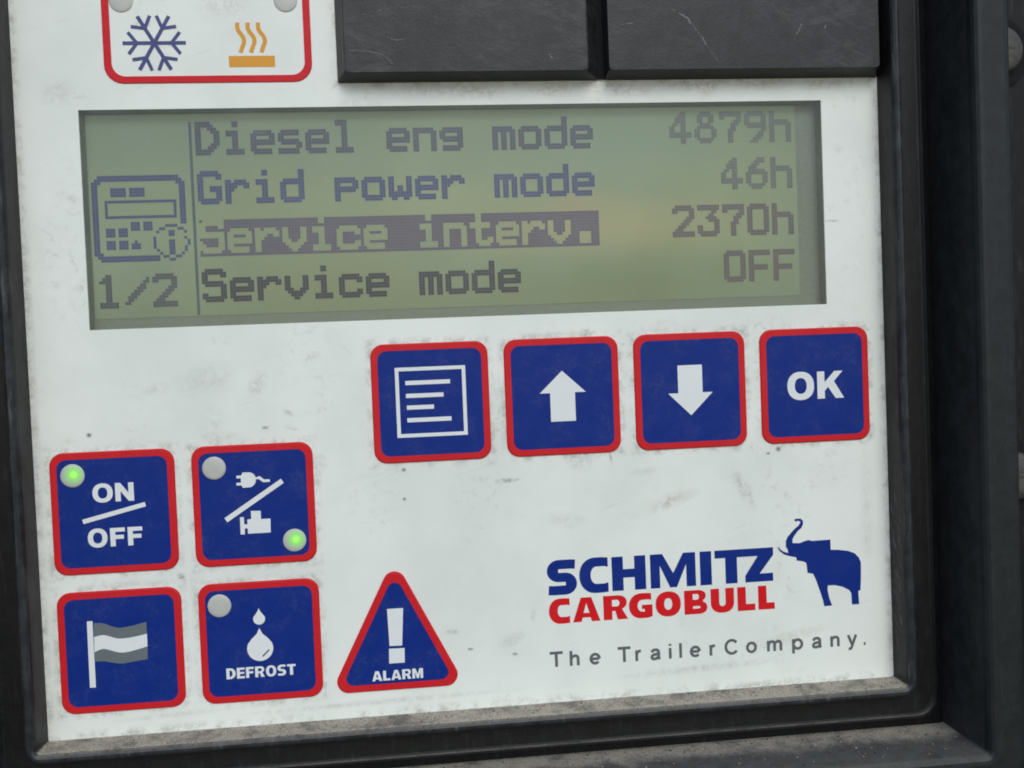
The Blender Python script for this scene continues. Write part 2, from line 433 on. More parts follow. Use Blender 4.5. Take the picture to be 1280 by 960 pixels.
def led_mat(name, lit, cx=0, cy=0):
    m, nt, b = mat(name); v = coords(nt)
    n = noise(nt, v, 0.8, 3, 0.5)
    base = mix(nt, n, (0.56, 0.56, 0.50), (0.44, 0.455, 0.41))
    b.inputs['Roughness'].default_value = 0.45
    if lit:
        mp = node(nt, 'ShaderNodeMapping', vector_type='TEXTURE')
        mp.inputs['Location'].default_value = (cx, 0, cy); mp.inputs['Scale'].default_value = (1, 1e4, 1)
        nt.links.new(v, mp.inputs[0])
        ln = node(nt, 'ShaderNodeVectorMath', operation='LENGTH'); nt.links.new(mp.outputs[0], ln.inputs[0])
        d = ln.outputs['Value']
        halo = remap(nt, d, 2.0, 0.2, 0, 1)
        core = remap(nt, d, 0.85, 0.0, 0, 1)
        base = mix(nt, mth(nt, 'MULTIPLY', halo, 0.75), base, (0.09, 0.42, 0.025))
        nt.links.new(mix(nt, core, (0.10, 0.62, 0.015), (0.32, 1.0, 0.05)), b.inputs['Emission Color'])
        nt.links.new(mth(nt, 'ADD', mth(nt, 'MULTIPLY', halo, 0.62), mth(nt, 'MULTIPLY', core, 0.40)), b.inputs['Emission Strength'])
    nt.links.new(base, b.inputs['Base Color'])
    return m
LED_OFF = led_mat('unlit_lamp', False)

# ---------------------------------------------------------------- lettering
def glyph(ch, w, s, t):
    """outline loops of one heavy sans capital, height 1, width w, stem s, bar t"""
    if ch == 'I': return [[(0, 0), (w, 0), (w, 1), (0, 1)]]
    if ch == 'L': return [[(0, 0), (w, 0), (w, t), (s, t), (s, 1), (0, 1)]]
    if ch == 'T': return [[((w-s)/2, 0), ((w+s)/2, 0), ((w+s)/2, 1-t), (w, 1-t), (w, 1), (0, 1), (0, 1-t), ((w-s)/2, 1-t)]]
    if ch == 'F': return [[(0, 0), (s, 0), (s, .5-t/2), (w*.92, .5-t/2), (w*.92, .5+t/2), (s, .5+t/2), (s, 1-t), (w, 1-t), (w, 1), (0, 1)]]
    if ch == 'E': return [[(0, 0), (w, 0), (w, t), (s, t), (s, .5-t*.45), (w*.94, .5-t*.45), (w*.94, .5+t*.45), (s, .5+t*.45),
                           (s, 1-t), (w, 1-t), (w, 1), (0, 1)]]
    if ch == 'H':
        h = t / 2
        return [[(0, 0), (s, 0), (s, .5-h), (w-s, .5-h), (w-s, 0), (w, 0), (w, 1), (w-s, 1), (w-s, .5+h), (s, .5+h), (s, 1), (0, 1)]]
    if ch == 'N': return [[(0, 0), (s, 0), (s, .55), (w-s, 0), (w, 0), (w, 1), (w-s, 1), (w-s, .45), (s, 1), (0, 1)]]
    if ch == 'M':
        k = s * 0.92
        return [[(0, 0), (k, 0), (k, .66), (w/2-k*.36, 0), (w/2+k*.36, 0), (w-k, .66), (w-k, 0), (w, 0), (w, 1), (w-k*1.3, 1), (w/2, .42), (k*1.3, 1), (0, 1)]]
    if ch == 'K': return [[(0, 0), (s, 0), (s, .28), (s+.13, .42), (w-s*1.15, 0), (w, 0), (s+.36, .63), (w*.97, 1), (w*.97-s*1.15, 1), (s, .60), (s, 1), (0, 1)]]
    if ch == 'A':
        q = s * 0.60; m_ = w / 2
        def xin(y): return s*.98 + (m_ - s*.98) * y / 1.0 * 0.93
        return [[(0, 0), (s*.98, 0), (s*.98+.05, .17), (w-s*.98-.05, .17), (w-s*.98, 0), (w, 0), (m_+q, 1), (m_-q, 1)],
                [(xin(.36)+.02, .36), (w-xin(.36)-.02, .36), (m_, .76)]]
    if ch == 'O': return [arc(w/2, .5, w/2, .52, 0, 360, 40, 2.25)[:-1], arc(w/2, .5, w/2-s, .52-t, 0, 360, 32, 2.25)[:-1]]
    if ch == 'D':
        r_ = min(w*.62, .62)
        return [[(0, 0)] + arc(w-r_, .5, r_, .5, -90, 90, 18, 2.2) + [(0, 1)],
                [(s, t)] + arc(w-r_, .5, r_-s, .5-t, -90, 90, 16, 2.2) + [(s, 1-t)]]
    if ch == 'U':
        r_ = w / 2
        return [[(0, 1)] + arc(r_, .42, r_, .44, 180, 360, 18, 2.3) + [(w, 1), (w-s, 1)] + arc(r_, .42, r_-s, .44-t, 360, 180, 14, 2.3) + [(s, 1)]]
    if ch == 'C':
        cx = w * .56
        return [[(w, 1.005), (w*.78, 1.02)] + arc(cx, .5, cx, .52, 90, 270, 22, 2.15) + [(w*.78, -.02), (w, -.005), (w, t*1.02), (w*.86, t*.92)]
                + arc(cx+.03, .5, cx+.03-s, .52-t, 270, 90, 18, 2.1) + [(w*.86, 1-t*.92), (w, 1-t*1.02)]]
    if ch == 'G':
        cx = w * .54
        return [[(w*.96, 1.0), (w*.76, 1.02)] + arc(cx, .5, cx, .52, 90, 270, 22, 2.15) + [(w*.8, -.015), (w, .04), (w, .53), (w*.55, .53), (w*.55, .36), (w-s*.9, .36), (w-s*.9, t*.86)]
                + arc(cx+.03, .5, cx+.03-s, .52-t, 275, 90, 18, 2.1) + [(w*.82, 1-t*.9), (w*.96, 1-t*1.0)]]
    if ch == 'B':
        return [[(0, 0)] + arc(w*.62, .27, w*.38, .27, -90, 62, 12, 2.2) + arc(w*.58, .76, w*.365, .24, -50, 90, 12, 2.2) + [(0, 1)],
                [(s, t*.82)] + arc(w*.60, .28, w*.38-s*.72, .28-t*.82, -90, 90, 8) + [(s, .56-t*.82)],
                [(s, .60)] + arc(w*.56, .72, w*.34-s*.68, .12, -90, 90, 8) + [(s, .84)]]
    if ch == 'R':
        return [[(0, 0), (s, 0), (s, .36), (w*.48, .36), (w-s*1.2, 0), (w, 0), (w*.76, .42)] + arc(w*.58, .705, w*.38, .295, -48, 90, 14, 2.2) + [(0, 1)],
                [(s, .545)] + arc(w*.56, .68, w*.36-s*.72, .135, -90, 90, 8) + [(s, .815)]]
    if ch == 'S':
        yt, yb, ym = 1.01 - t/2, t/2 - .01, .5
        q = (yt - ym) / 2
        ax = max(s*.5 + q*.95, w*.40)
        path = [(w*.95, yt - .01), (w*.8, yt)] + arc(ax, ym+q, ax - s*.5, q, 90, 262, 22) + arc(w-ax, ym-q, ax - s*.5, q, 82, -90, 22) + [(w*.2, yb), (w*.04, yb + .01)]
        return [ribbon(path, t, ws=s)]
    if ch == '!': return [[(w*.14, .34), (w*.86, .34), (w, 1), (0, 1)], [(.03*w, 0), (w*.97, 0), (w*.97, .25), (.03*w, .25)]]
    raise KeyError(ch)

def put(mb, ch, x0, x1, y0, y1, s, t, z):
    """one capital in the box x0..x1, y0..y1; s, t are millimetres"""
    h = y1 - y0
    loops = glyph(ch, (x1-x0)/h, s/h, t/h)
    loops = [[(x0 + px*h, y0 + py*h) for px, py in lp] for lp in loops]
    if ch == '!':
        for lp in loops: mb.flat([lp], z)
    else: mb.flat(loops, z)

WID = dict(O=.98, N=.90, F=.74, K=.98, D=.86, E=.74, R=.90, S=.80, T=.80, A=.98, L=.70, M=1.06)
def word(mb, txt, x0, x1, y0, y1, sr, tr, gap, z):
    h = y1 - y0
    tot = sum(WID[c] for c in txt) + gap * (len(txt)-1)
    k = (x1 - x0) / tot; x = x0
    for c in txt:
        w = WID[c] * k
        put(mb, c, x, x + w, y0, y1, sr*h, tr*h, z)
        x += w + gap * k

# ---------------------------------------------------------------- things
def thing(name, label, cat, loc, group=None):
    o = bpy.data.objects.new(name, None); COL.objects.link(o)
    o.empty_display_size = 0.01
    o['label'] = label; o['category'] = cat
    if group: o['group'] = group
    return o

PX0, PX1, PY0, PY1 = -80.0, 66.7, -56.6, 88.0          # the visible opening of the white panel

def ring_mb(profile, n=8):
    """profile points: offset outwards from the panel opening, height, corner radius, [material index]"""
    mb = MB(); loops = [Z(rrect(PX0-p[0], PY0-p[0], PX1+p[0], PY1+p[0], p[2], n), p[1]) for p in profile]
    for k in range(len(loops)-1):
        mb.loft([loops[k+1], loops[k]], cap=False, mi=profile[k][3] if len(profile[k]) > 3 else 0)
    return mb

# --- control panel
panel = thing('control_panel', 'white control panel with green display, blue red-edged keys and an elephant emblem', 'control panel', None)

WX0, WX1, WY0, WY1 = -70.03, 56.26, 11.08, 47.05        # the display window
fp = MB()
for a in ((PX0-1.2, PY0-1.2, WX0, PY1+1.2), (WX1, PY0-1.2, PX1+1.2, PY1+1.2), (WX0, PY0-1.2, WX1, WY0), (WX0, WY1, WX1, PY1+1.2)):
    fp.rect(*a, 0.0)
fp.loft([Z([(WX0, WY0), (WX0, WY1), (WX1, WY1), (WX1, WY0)], 0.0)[::1], Z([(WX0, WY0), (WX0, WY1), (WX1, WY1), (WX1, WY0)], -0.35)][::-1], cap=False)
fp.build('faceplate', FOIL, panel, label='white printed faceplate with dirt smudges')

bz = ring_mb([(0.0, -0.6, .35), (0.02, 0.05, .35), (0.18, 2.0, .5), (0.34, 4.0, .7), (0.46, 4.5, .9, 1), (0.70, 4.9, 1.2, 1), (1.05, 5.12, 1.7, 1), (1.45, 5.12, 2.2, 1), (1.80, 4.9, 2.7, 1), (2.02, 4.45, 3.0), (2.1, 3.7, 3.1), (2.12, 2.0, 3.1), (2.12, 0.4, 3.1)])
bz.build('bezel', [BEZEL, LIP], panel, smooth=True, label='raised black bezel with pale dust along its bottom edge')

# pale rub marks on the inner side of the bezel, lower right
rub = MB(); rr = random.Random(5)
for q in range(46):
    y = rr.uniform(-52, -24) if q % 3 else rr.uniform(-48, -36); z = rr.uniform(1.0, 3.7); ln = rr.uniform(.5, 2.4); dz = ln*rr.uniform(-.5, -.1); w = rr.uniform(.03, .11)
    z2 = min(max(z+dz, .4), 3.9)
    X = lambda zz: PX1 + .02 + .082*zz - .06
    rub.add([(X(z)-.0006*q, y, z), (X(z2)-.0006*q, y+ln, z2), (X(z2+w)-.0006*q, y+ln, z2+w*.5), (X(z+w)-.0006*q, y, z+w)], [(3, 2, 1, 0)])
rub.build('scuff_marks', SCRATCH, panel, label='pale scuff marks on the right inner side of the bezel')

# --- display (child of the panel), its dots are sub-parts
LZ = -2.6
wl = MB()
sq = [(WX0, WY0), (WX1, WY0), (WX1, WY1), (WX0, WY1)]
wl.loft([Z(sq[::-1], -0.36), Z(sq[::-1], LZ - 0.6)], cap=False)
disp_edge = MB(); disp_edge.rect(WX0-3, WY0-3, WX1+3, WY1+3, LZ - 0.12)
display = disp_edge.build('display', LCD_EDGE, panel, label='green liquid crystal display showing four lines of text')
wl.build('window_frame', WALLS, display)
DX, DY, LX, LT = 0.5068, 0.5147, -69.434, 46.04
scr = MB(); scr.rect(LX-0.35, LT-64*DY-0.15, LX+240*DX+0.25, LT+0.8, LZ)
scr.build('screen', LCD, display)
pn = MB(); pn.rect(WX0-0.05, WY0-0.05, WX1+0.05, WY1+0.05, -0.2)
pn_o = pn.build('window_pane', PANE, display)

def dots(mb, cells, z=LZ+0.03):
    gx, gy = 0.012, 0.012
    for c, r_ in cells:
        x = LX + c*DX; y = LT - r_*DY
        mb.rect(x+gx, y-DY+gy, x+DX-gx, y-gy, z)

F = {
'D': "#####...|######..|##..###.|##...###|##....##|##....##|##....##|##...###|##..###.|######..|#####...",
'G': ".######.|########|##....##|##......|##......|##..####|##..####|##....##|##....##|########|.######.",
'S': ".######.|########|##....##|##......|#######.|.#######|......##|......##|##....##|########|.######.",
'i': "...##...|...##...|........|.####...|.####...|...##...|...##...|...##...|...##...|.######.|.######.",
'l': ".####...|.####...|...##...|...##...|...##...|...##...|...##...|...##...|...##...|.######.|.######.",
'e': "|||.######.|########|##....##|########|########|##......|#######.|.######.",
's': "|||.######.|#######.|##......|#######.|.#######|......##|#######.|#######.",
'n': "|||#######.|########|##....##|##....##|##....##|##....##|##....##|##....##",
'g': "|||.#######|########|##....##|########|.#######|......##|.#######|.######.",
'm': "|||#######.|########|##.##.##|##.##.##|##.##.##|##.##.##|##.##.##|##.##.##",
'o': "|||.######.|########|##....##|##....##|##....##|##....##|########|.######.",
'd': "......##|......##|......##|.#######|########|##....##|##....##|##....##|##....##|########|.######.",
'r': "|||##.####.|########|####..##|###.....|##......|##......|##......|##......",
'p': "|||#######.|########|##....##|########|#######.|##......|##......|##......",
'w': "|||##....##|##....##|##....##|##.##.##|##.##.##|########|########|.##..##.",
'v': "|||##....##|##....##|##....##|##....##|###..###|.######.|..####..|...##...",
'c': "|||.######.|########|##....##|##......|##......|##....##|########|.######.",
't': "..##....|..##....|..##....|#######.|#######.|..##....|..##....|..##....|..##..##|..######|...####.",
'.': "|||||||..####..|..####..|..####..|..####..",
'4': "....##..|...###..|..####..|..####..|.##.##..|##..##..|##..##..|########|########|....##..|....##..",
'8': "..####..|.######.|.##..##.|.##..##.|..####..|.######.|##....##|##....##|##....##|.######.|..####..",
'7': "########|########|##....##|.....###|....###.|....##..|...###..|...##...|...##...|...##...|...##...",
'9': ".######.|########|##....##|##....##|########|.#######|......##|.....##.|....###.|...###..|..###...",
'6': "....###.|...####.|..###...|.###....|.######.|########|##....##|##....##|##....##|.######.|..####..",
'2': ".######.|########|##....##|......##|.....###|....###.|...###..|..###...|.###....|########|########",
'3': "########|########|.....##.|....##..|...####.|....####|......##|##....##|##....##|########|.######.",
'0': ".######.|########|##....##|##....##|##....##|##....##|##....##|##....##|##....##|########|.######.",
'h': "##......|##......|##......|#######.|########|##....##|##....##|##....##|##....##|##....##|##....##",
'O': ".######.|########|##....##|##....##|##....##|##....##|##....##|##....##|##....##|########|.######.",
'F': "########|########|##......|##......|##......|#######.|#######.|##......|##......|##......|##......",
'1': "...##...|..###...|.####...|...##...|...##...|...##...|...##...|...##...|...##...|.######.|.######.",
'/': "|.......#|......##|.....##.|....###.|...###..|..###...|.###....|.##.....|##......|",
' ': ""}
def cells(txt, c0, r0):
    out = set()
    for k, ch in enumerate(txt):
        for r_, row in enumerate(F[ch].split('|')):
            for c, v in enumerate(row):
                if v == '#': out.add((c0 + 9*k + c, r0 + r_))
    return out

def lcd_part(name, cs, m, label=None):
    mb = MB(); dots(mb, sorted(cs)); return mb.build(name, m, display, label=label)

lcd_part('text_line', cells('Diesel eng mode', 34, 1), INK_TOP, 'grey pixel text reading Diesel eng mode')
lcd_part('text_line', cells('Grid power mode', 34, 17), INK_MID, 'blue grey pixel text reading Grid power mode')
bar = {(c, r_) for c in range(34, 169) for r_ in range(33, 45)} - cells('Service interv.', 34, 33)
S_holes = {(c, r_) for c in range(36, 42) for r_ in (35, 36)} | {(c, r_) for c in range(35, 40) for r_ in (39, 40, 41)} | {(34, 33), (34, 39), (41, 34), (34, 43), (34, 44), (35, 44), (36, 44), (37, 44), (38, 44), (39, 44), (40, 43), (40, 44), (41, 43), (41, 44)}
bar = {(c, r_) for (c, r_) in bar if c >= 42 or (c, r_) in S_holes}
lcd_part('text_line', bar, INK_BAR, 'inverted pixel text reading Service interv. on a dark bar')
lcd_part('text_line', cells('Service mode', 34, 49), INK_LOW, 'dark pixel text reading Service mode')
lcd_part('value', cells('4879h', 195, 0), INK_PALE, 'faint value reading 4879h')
lcd_part('value', cells('46h', 213, 16), INK_PALE, 'faint value reading 46h')
lcd_part('value', cells('2370h', 195, 32), INK_PALE2, 'faint value reading 2370h')
lcd_part('value', cells('OFF', 213, 48), INK_PALE2, 'faint value reading OFF')
lcd_part('page_number', cells('1/2', 0, 50), INK_PAGE)
lcd_part('divider', {(32, r_) for r_ in range(1, 64)}, INK_LINE)
ic = set()
R0 = 18
def blk(c0, c1, r0, r1): return {(c, R0+r_) for c in range(c0, c1+1) for r_ in range(r0, r1+1)}
ic |= blk(2, 27, 0, 1) | blk(0, 1, 2, 25) | blk(28, 29, 2, 15) | blk(2, 20, 26, 27) | {(1, R0+1), (28, R0+1), (2, R0+2), (27, R0+2), (1, R0+26), (2, R0+25)}
ic |= blk(6, 10, 4, 6) | blk(12, 16, 4, 6)
ic |= blk(4, 26, 8, 8) | blk(4, 26, 13, 13) | blk(4, 4, 8, 13) | blk(26, 26, 8, 13)
ic |= blk(12, 14, 15, 17) | blk(16, 18, 15, 17) | blk(4, 6, 17, 19) | blk(8, 10, 17, 19) | blk(4, 6, 21, 23) | blk(8, 10, 21, 23) | blk(12, 14, 22, 23) | blk(13, 13, 21, 21)
for k in range(28):
    a = 2*math.pi*(k+.5)/28
    ic.add((int(round(24.4 + 5.4*math.cos(a))), R0 + int(round(21.3 + 5.4*math.sin(a)))))
ic |= blk(24, 25, 18, 19) | blk(24, 25, 21, 25)
lcd_part('screen_icon', ic, INK_MID, 'pixel icon of the control panel with an info sign')

# --- keys
ZT = 0.30                                                # top of an embossed key
def key(x, y, label, name='button'):
    """x, y: top left corner"""
    b = MB()
    b.loft([Z(rrect(x+i, y-BH+i, x+BW-i, y-i, 2.2-i*.55), zz) for i, zz in ((1.05, 0.0), (1.05, ZT-0.02))])
    o = b.build(name, BLUE, panel, label=label)
    e = MB()
    e.loft([Z(rrect(x+i, y-BH+i, x+BW-i, y-i, 2.2-i*.55), zz) for i, zz in ((0, 0.0), (0.03, 0.16), (0.10, 0.25), (0.22, ZT), (1.17, ZT), (1.19, ZT-0.05))], cap=False)
    e.build('border', RED, o)
    return o
ZI = ZT + 0.02
def icon(parent, loops_list, m=WHITE_ICON, name='icon', z=ZI):
    mb = MB()
    for lp in loops_list: mb.flat(lp, z)
    return mb.build(name, m, parent)
def lamp(parent, cx, cy, z0, lit=False, r_=1.93):
    mb = MB(); loops = []
    for rr, zz in ((r_, 0.0), (r_, 0.05), (r_*.93, 0.11), (r_*.7, 0.17), (r_*.35, 0.2)):
        loops.append([(cx+rr*math.cos(2*math.pi*i/40), cy+rr*math.sin(2*math.pi*i/40), z0+zz) for i in range(40)])
    mb.loft(loops)
    m = led_mat('lit_green_lamp', True, cx+0.25, cy+0.2) if lit else LED_OFF
    return mb.build('indicator_light', m, parent, smooth=True, label='green glowing round indicator light' if lit else 'unlit grey round indicator light')
def letters(parent, txt, x0, x1, y0, y1, sr=.27, tr=.215, gap=.09):
    mb = MB(); word(mb, txt, x0, x1, y0, y1, sr, tr, gap, ZI)
    return mb.build('lettering', WHITE_ICON, parent, label='white lettering reading ' + txt)


k = key(XR, YR, 'blue key with a framed text lines icon')
fx0, fx1, fy0, fy1 = -20.50, -8.52, -9.08, 2.85
w_ = 0.62
icon(k, [[[(fx0, fy0), (fx1, fy0), (fx1, fy1), (fx0, fy1)], [(fx0+w_, fy0+w_), (fx1-w_, fy0+w_), (fx1-w_, fy1-w_), (fx0+w_, fy1-w_)]]]
     + [[[(a, y-.36), (b, y-.36), (b, y+.36), (a, y+.36)]] for a, b, y in ((-18.80, -11.2, .20), (-18.78, -12.4, -2.0), (-18.70, -14.1, -4.0), (-18.72, -11.2, -6.15))])
k = key(XR+PT, YR, 'blue key with a white up arrow')
icon(k, [[[(5.95, -7.55), (10.3, -7.55), (10.3, -2.6), (12.2, -2.6), (8.15, 1.2), (4.15, -2.6), (5.95, -2.6)]]])
k = key(XR+2*PT, YR, 'blue key with a white down arrow')
icon(k, [[[(28.6, 1.26), (28.6, -3.6), (26.8, -3.6), (30.8, -7.55), (34.8, -3.6), (32.98, -3.6), (32.98, 1.26)]]])
k = key(XR+3*PT, YR, 'blue key marked OK')
letters(k, 'OK', 48.4, 58.8, -5.68, -0.85, .28, .23, .12)

k = key(XL, YA, 'blue on off key with a lit green light')
lamp(k, -73.87, -12.76, ZT-.02, True)
letters(k, 'ON', -70.85, -64.25, -17.36, -14.3, .28, .22, .12)
icon(k, [[ribbon([(-72.6, -20.45), (-62.5, -18.05)], .75)]])
letters(k, 'OFF', -71.95, -63.2, -24.78, -21.72, .27, .22, .14)

k = key(XL+PT, YA, 'blue key with plug and engine icons and one lit green light')
lamp(k, -51.13, -12.66, ZT-.02)
lamp(k, -38.47, -25.50, ZT-.02, True)
icon(k, [[ribbon([(-49.6, -21.48), (-40.05, -15.35)], .85)],
         # plug
         [[(-47.55, -14.1), (-46.75, -14.1), (-46.55, -13.62)] + arc(-45.6, -14.9, 1.25, 1.28, 80, 15, 6) + [(-43.75, -14.35), (-43.05, -14.95), (-42.1, -14.98), (-42.1, -15.42), (-43.2, -15.42), (-43.95, -14.85), (-44.38, -14.85)]
          + arc(-45.6, -14.9, 1.22, 1.28, -20, -80, 6) + [(-46.6, -16.18), (-46.8, -15.75), (-47.6, -15.75), (-47.6, -15.3), (-46.85, -15.3), (-46.85, -14.55), (-47.55, -14.55)]],
         # engine
         [[(-47.3, -21.12), (-46.65, -21.12), (-46.65, -22.35), (-46.1, -22.35), (-46.1, -21.55), (-45.45, -21.5), (-45.45, -20.15), (-43.85, -20.2), (-43.85, -21.6), (-42.3, -21.6), (-42.35, -23.95),
           (-46.1, -23.95), (-46.1, -23.05), (-46.6, -23.05), (-46.6, -24.02), (-47.3, -24.02)]]])

k = key(XL, YB, 'blue key with a grey and white flag icon')
icon(k, [[[(-72.88, -48.07), (-71.92, -48.1), (-71.92, -37.0), (-72.82, -37.0)]]], name='flagpole')
top = spline([(-71.76, -37.32), (-70.2, -37.5), (-67.96, -38.37), (-65.73, -38.2), (-63.32, -37.7)])
w1 = spline([(-71.82, -39.67), (-70.2, -39.46), (-68.0, -40.17), (-65.8, -40.12), (-63.32, -39.7)])
w2 = spline([(-71.85, -42.2), (-70.3, -41.76), (-67.7, -42.55), (-65.5, -42.34), (-63.32, -41.79)])
w3 = spline([(-71.87, -43.78), (-70.4, -43.83), (-67.8, -44.39), (-65.6, -44.2), (-63.4, -43.95)])
icon(k, [[top + w1[::-1]], [w2 + w3[::-1]]], FLAG_GREY, 'flag_band')
icon(k, [[w1 + w2[::-1]]], WHITE_ICON, 'flag_band')

k = key(XL+PT, YB, 'blue key marked DEFROST with water drops')
lamp(k, -51.35, -35.82, ZT-.02)
def drop(cx, cy, r_, tip):
    return [(cx, tip)] + spline([(cx-r_*.22, tip-(tip-cy)*.28), (cx-r_*.62, cy+r_*.78)], 4) + arc(cx, cy, r_, r_, 155, 385, 24) + spline([(cx+r_*.62, cy+r_*.78), (cx+r_*.22, tip-(tip-cy)*.28)], 4)
icon(k, [[drop(-44.95, -38.45, .98, -36.62)], [drop(-45.0, -43.45, 2.15, -40.0)]])
icon(k, [[ribbon([(-44.65, -44.85), (-43.5, -43.75)], .22)]], DARK_PRINT, 'drop_glint', ZI+.02)
letters(k, 'DEFROST', -50.75, -39.3, -48.32, -46.5, .28, .2, .12)

# --- warning triangle
def tri(ins):
    """rounded triangle, inset from the measured outer outline"""
    A, B_, C_ = (-22.1, -29.5), (-33.75, -52.25), (-10.75, -52.25)
    r_ = 1.95 - ins*.55
    # inset the corner points towards the incentre
    a_, b_, c_ = [math.dist(*p) for p in ((B_, C_), (C_, A), (A, B_))]
    P_ = a_+b_+c_
    I = ((a_*A[0]+b_*B_[0]+c_*C_[0])/P_, (a_*A[1]+b_*B_[1]+c_*C_[1])/P_)
    area = abs((B_[0]-A[0])*(C_[1]-A[1]) - (B_[1]-A[1])*(C_[0]-A[0]))/2
    rin = 2*area/P_
    kf = (rin - ins - r_)/rin
    cs = [(I[0]+(p[0]-I[0])*kf, I[1]+(p[1]-I[1])*kf) for p in (A, B_, C_)]
    out = []
    for i in range(3):
        p, nx, pv = cs[i], cs[(i+1) % 3], cs[i-1]
        a0 = math.degrees(math.atan2(p[1]-pv[1], p[0]-pv[0])) - 90
        a1 = math.degrees(math.atan2(nx[1]-p[1], nx[0]-p[0])) - 90
        while a1 < a0: a1 += 360
        out += arc(p[0], p[1], r_, r_, a0, a1, 10)
    return out
b = MB(); b.loft([Z(tri(1.1), 0.0), Z(tri(1.1), ZT-.02)])
al = b.build('warning_sign', BLUE, panel, label='blue triangular alarm sign with exclamation mark')
b = MB(); b.loft([Z(tri(i), zz) for i, zz in ((0, 0.0), (0.03, 0.16), (0.10, 0.25), (0.22, ZT), (1.22, ZT), (1.24, ZT-.05))], cap=False)
b.build('border', RED, al)
icon(al, [[[(-23.38, -44.6), (-21.25, -44.65), (-20.82, -38.22), (-23.55, -38.2)]], [[(-23.58, -47.6), (-20.93, -47.62), (-20.87, -45.1), (-23.5, -45.05)]]], name='exclamation_mark')
letters(al, 'ALARM', -26.55, -17.9, -50.48, -48.78, .29, .2, .1)

# --- red outlined mode field, top left
b = MB()
mx0, mx1, my0, my1 = -65.55, -32.0, 51.25, 83.0
b.loft([Z(rrect(mx0+i, my0+i, mx1-i, my1-i, 3.0-i*.7), zz) for i, zz in ((0, 0.0), (0.0, 0.10), (0.08, 0.16), (1.15, 0.16), (1.2, 0.0))], cap=False)
field = b.build('mode_field', RED, panel, label='red rounded outline round the snowflake and heat icons')
fl = []
cx, cy = -57.40, 57.83
for i in range(6):
    a = math.radians(60*i)
    d = (math.cos(a), math.sin(a))
    sp_ = MB
    fl.append([(cx-d[0]*.2, cy-d[1]*.2), (cx+d[0]*5.05, cy+d[1]*5.05)])
sn = MB()
# hub and arms at slightly different heights so that no faces share a plane
for i, pth in enumerate(fl):
    sn.flat([ribbon(pth, .62)], .030 + .004*i)
    a = math.radians(60*i)
    bx, by = cx+math.cos(a)*2.75, cy+math.sin(a)*2.75
    for j, da in enumerate((52, -52)):
        aa = a + math.radians(da)
        sn.flat([ribbon([(bx, by), (bx+math.cos(aa)*2.25, by+math.sin(aa)*2.25)], .55)], .056 + .004*i + .002*j)
sn.build('snowflake_icon', FROST_BLUE, field)
ht = MB()
ht.rect(-45.55, 53.78, -38.05, 55.63, .03)
for dx in (0, 1.69, 3.38):
    ht.flat([ribbon(spline([(-43.92+dx, 61.1), (-43.88+dx, 59.95), (-43.1+dx, 58.75), (-42.95+dx, 57.9), (-43.25+dx, 57.1), (-43.6+dx, 56.15)]), .68)], .03)
ht.build('heat_icon', ORANGE, field)
lamp(field, -62.38, 64.77, 0.0); lamp(field, -35.9, 64.72, 0.0)

# --- logo
lg = MB()
zl = 0.03
y0, y1 = -37.75, -31.75
put(lg, 'S', 4.22, 9.45, y0, y1, 2.0, 1.62, zl)
put(lg, 'C', 9.9, 15.0, y0, y1, 2.0, 1.6, zl)
put(lg, 'H', 15.67, 21.72, y0, y1, 2.02, 1.5, zl)
put(lg, 'M', 22.54, 30.70, y0, y1, 1.85, 1.5, zl)
put(lg, 'I', 31.5, 33.6, y0, y1, 2, 1.5, zl)
lg.flat([[(34.2, y1), (44.92, y1), (44.92, y1-1.35), (42.35, y0+1.45), (44.8, y0+1.45), (44.8, y0), (39.7, y0), (39.7, y0+1.2), (42.05, y1-1.4), (38.25, y1-1.4), (38.25, y0), (36.1, y0), (36.1, y1-1.4), (34.2, y1-1.4)]], zl)
lg.build('logo_lettering', LOGO_BLUE, panel, label='large blue lettering of the upper logo word')
lg = MB()
y0, y1 = -42.78, -38.52
for ch, a, c in (('C', 4.32, 8.0), ('A', 8.5, 13.35), ('R', 13.95, 18.3), ('G', 18.5, 22.7), ('O', 23.28, 27.82), ('B', 28.45, 32.6), ('U', 33.25, 37.5), ('L', 38.12, 41.35), ('L', 41.92, 44.92)):
    put(lg, ch, a, c, y0, y1, 1.55, 1.18, zl)
lg.build('logo_lettering', LOGO_RED, panel, label='red lettering of the lower logo word')
E_ = [(48.97, -27.14), (49.28, -26.91), (50.18, -26.93), (50.6, -27.35), (50.62, -27.95), (50.28, -28.6), (49.51, -29.22), (48.95, -29.9), (48.6, -30.5), (48.55, -31.22), (49.83, -31.32), (50.65, -31.05), (51.46, -30.85), (52.26, -31.05), (53.67, -31.03), (54.98, -31.03), (55.58, -31.0), (55.6, -32.85), (56.84, -32.92), (58.85, -33.25), (60.05, -33.75), (60.84, -34.6), (61.16, -35.48), (61.1, -38.12), (60.95, -40.47), (60.52, -40.6), (60.62, -43.0), (59.25, -42.99), (59.2, -40.95), (58.84, -40.34), (57.64, -39.67), (56.24, -39.29), (54.86, -39.25), (54.8, -40.07), (55.06, -41.46), (55.55, -42.92), (54.08, -42.95), (53.9, -41.97), (53.38, -40.18), (52.64, -37.98), (52.17, -36.97), (51.15, -36.75), (51.0, -34.95), (50.43, -34.64), (49.22, -34.4), (49.16, -33.82), (47.96, -33.55), (46.97, -33.2), (46.2, -32.6), (45.75, -31.84), (45.95, -31.84), (46.35, -32.3), (46.95, -32.72), (47.72, -32.95), (47.6, -32.32), (47.3, -31.81), (47.32, -30.84), (47.62, -30.15), (48.32, -29.38), (48.98, -28.75), (49.7, -28.2), (50.08, -27.76), (50.1, -27.48), (49.85, -27.32), (49.2, -27.38)]
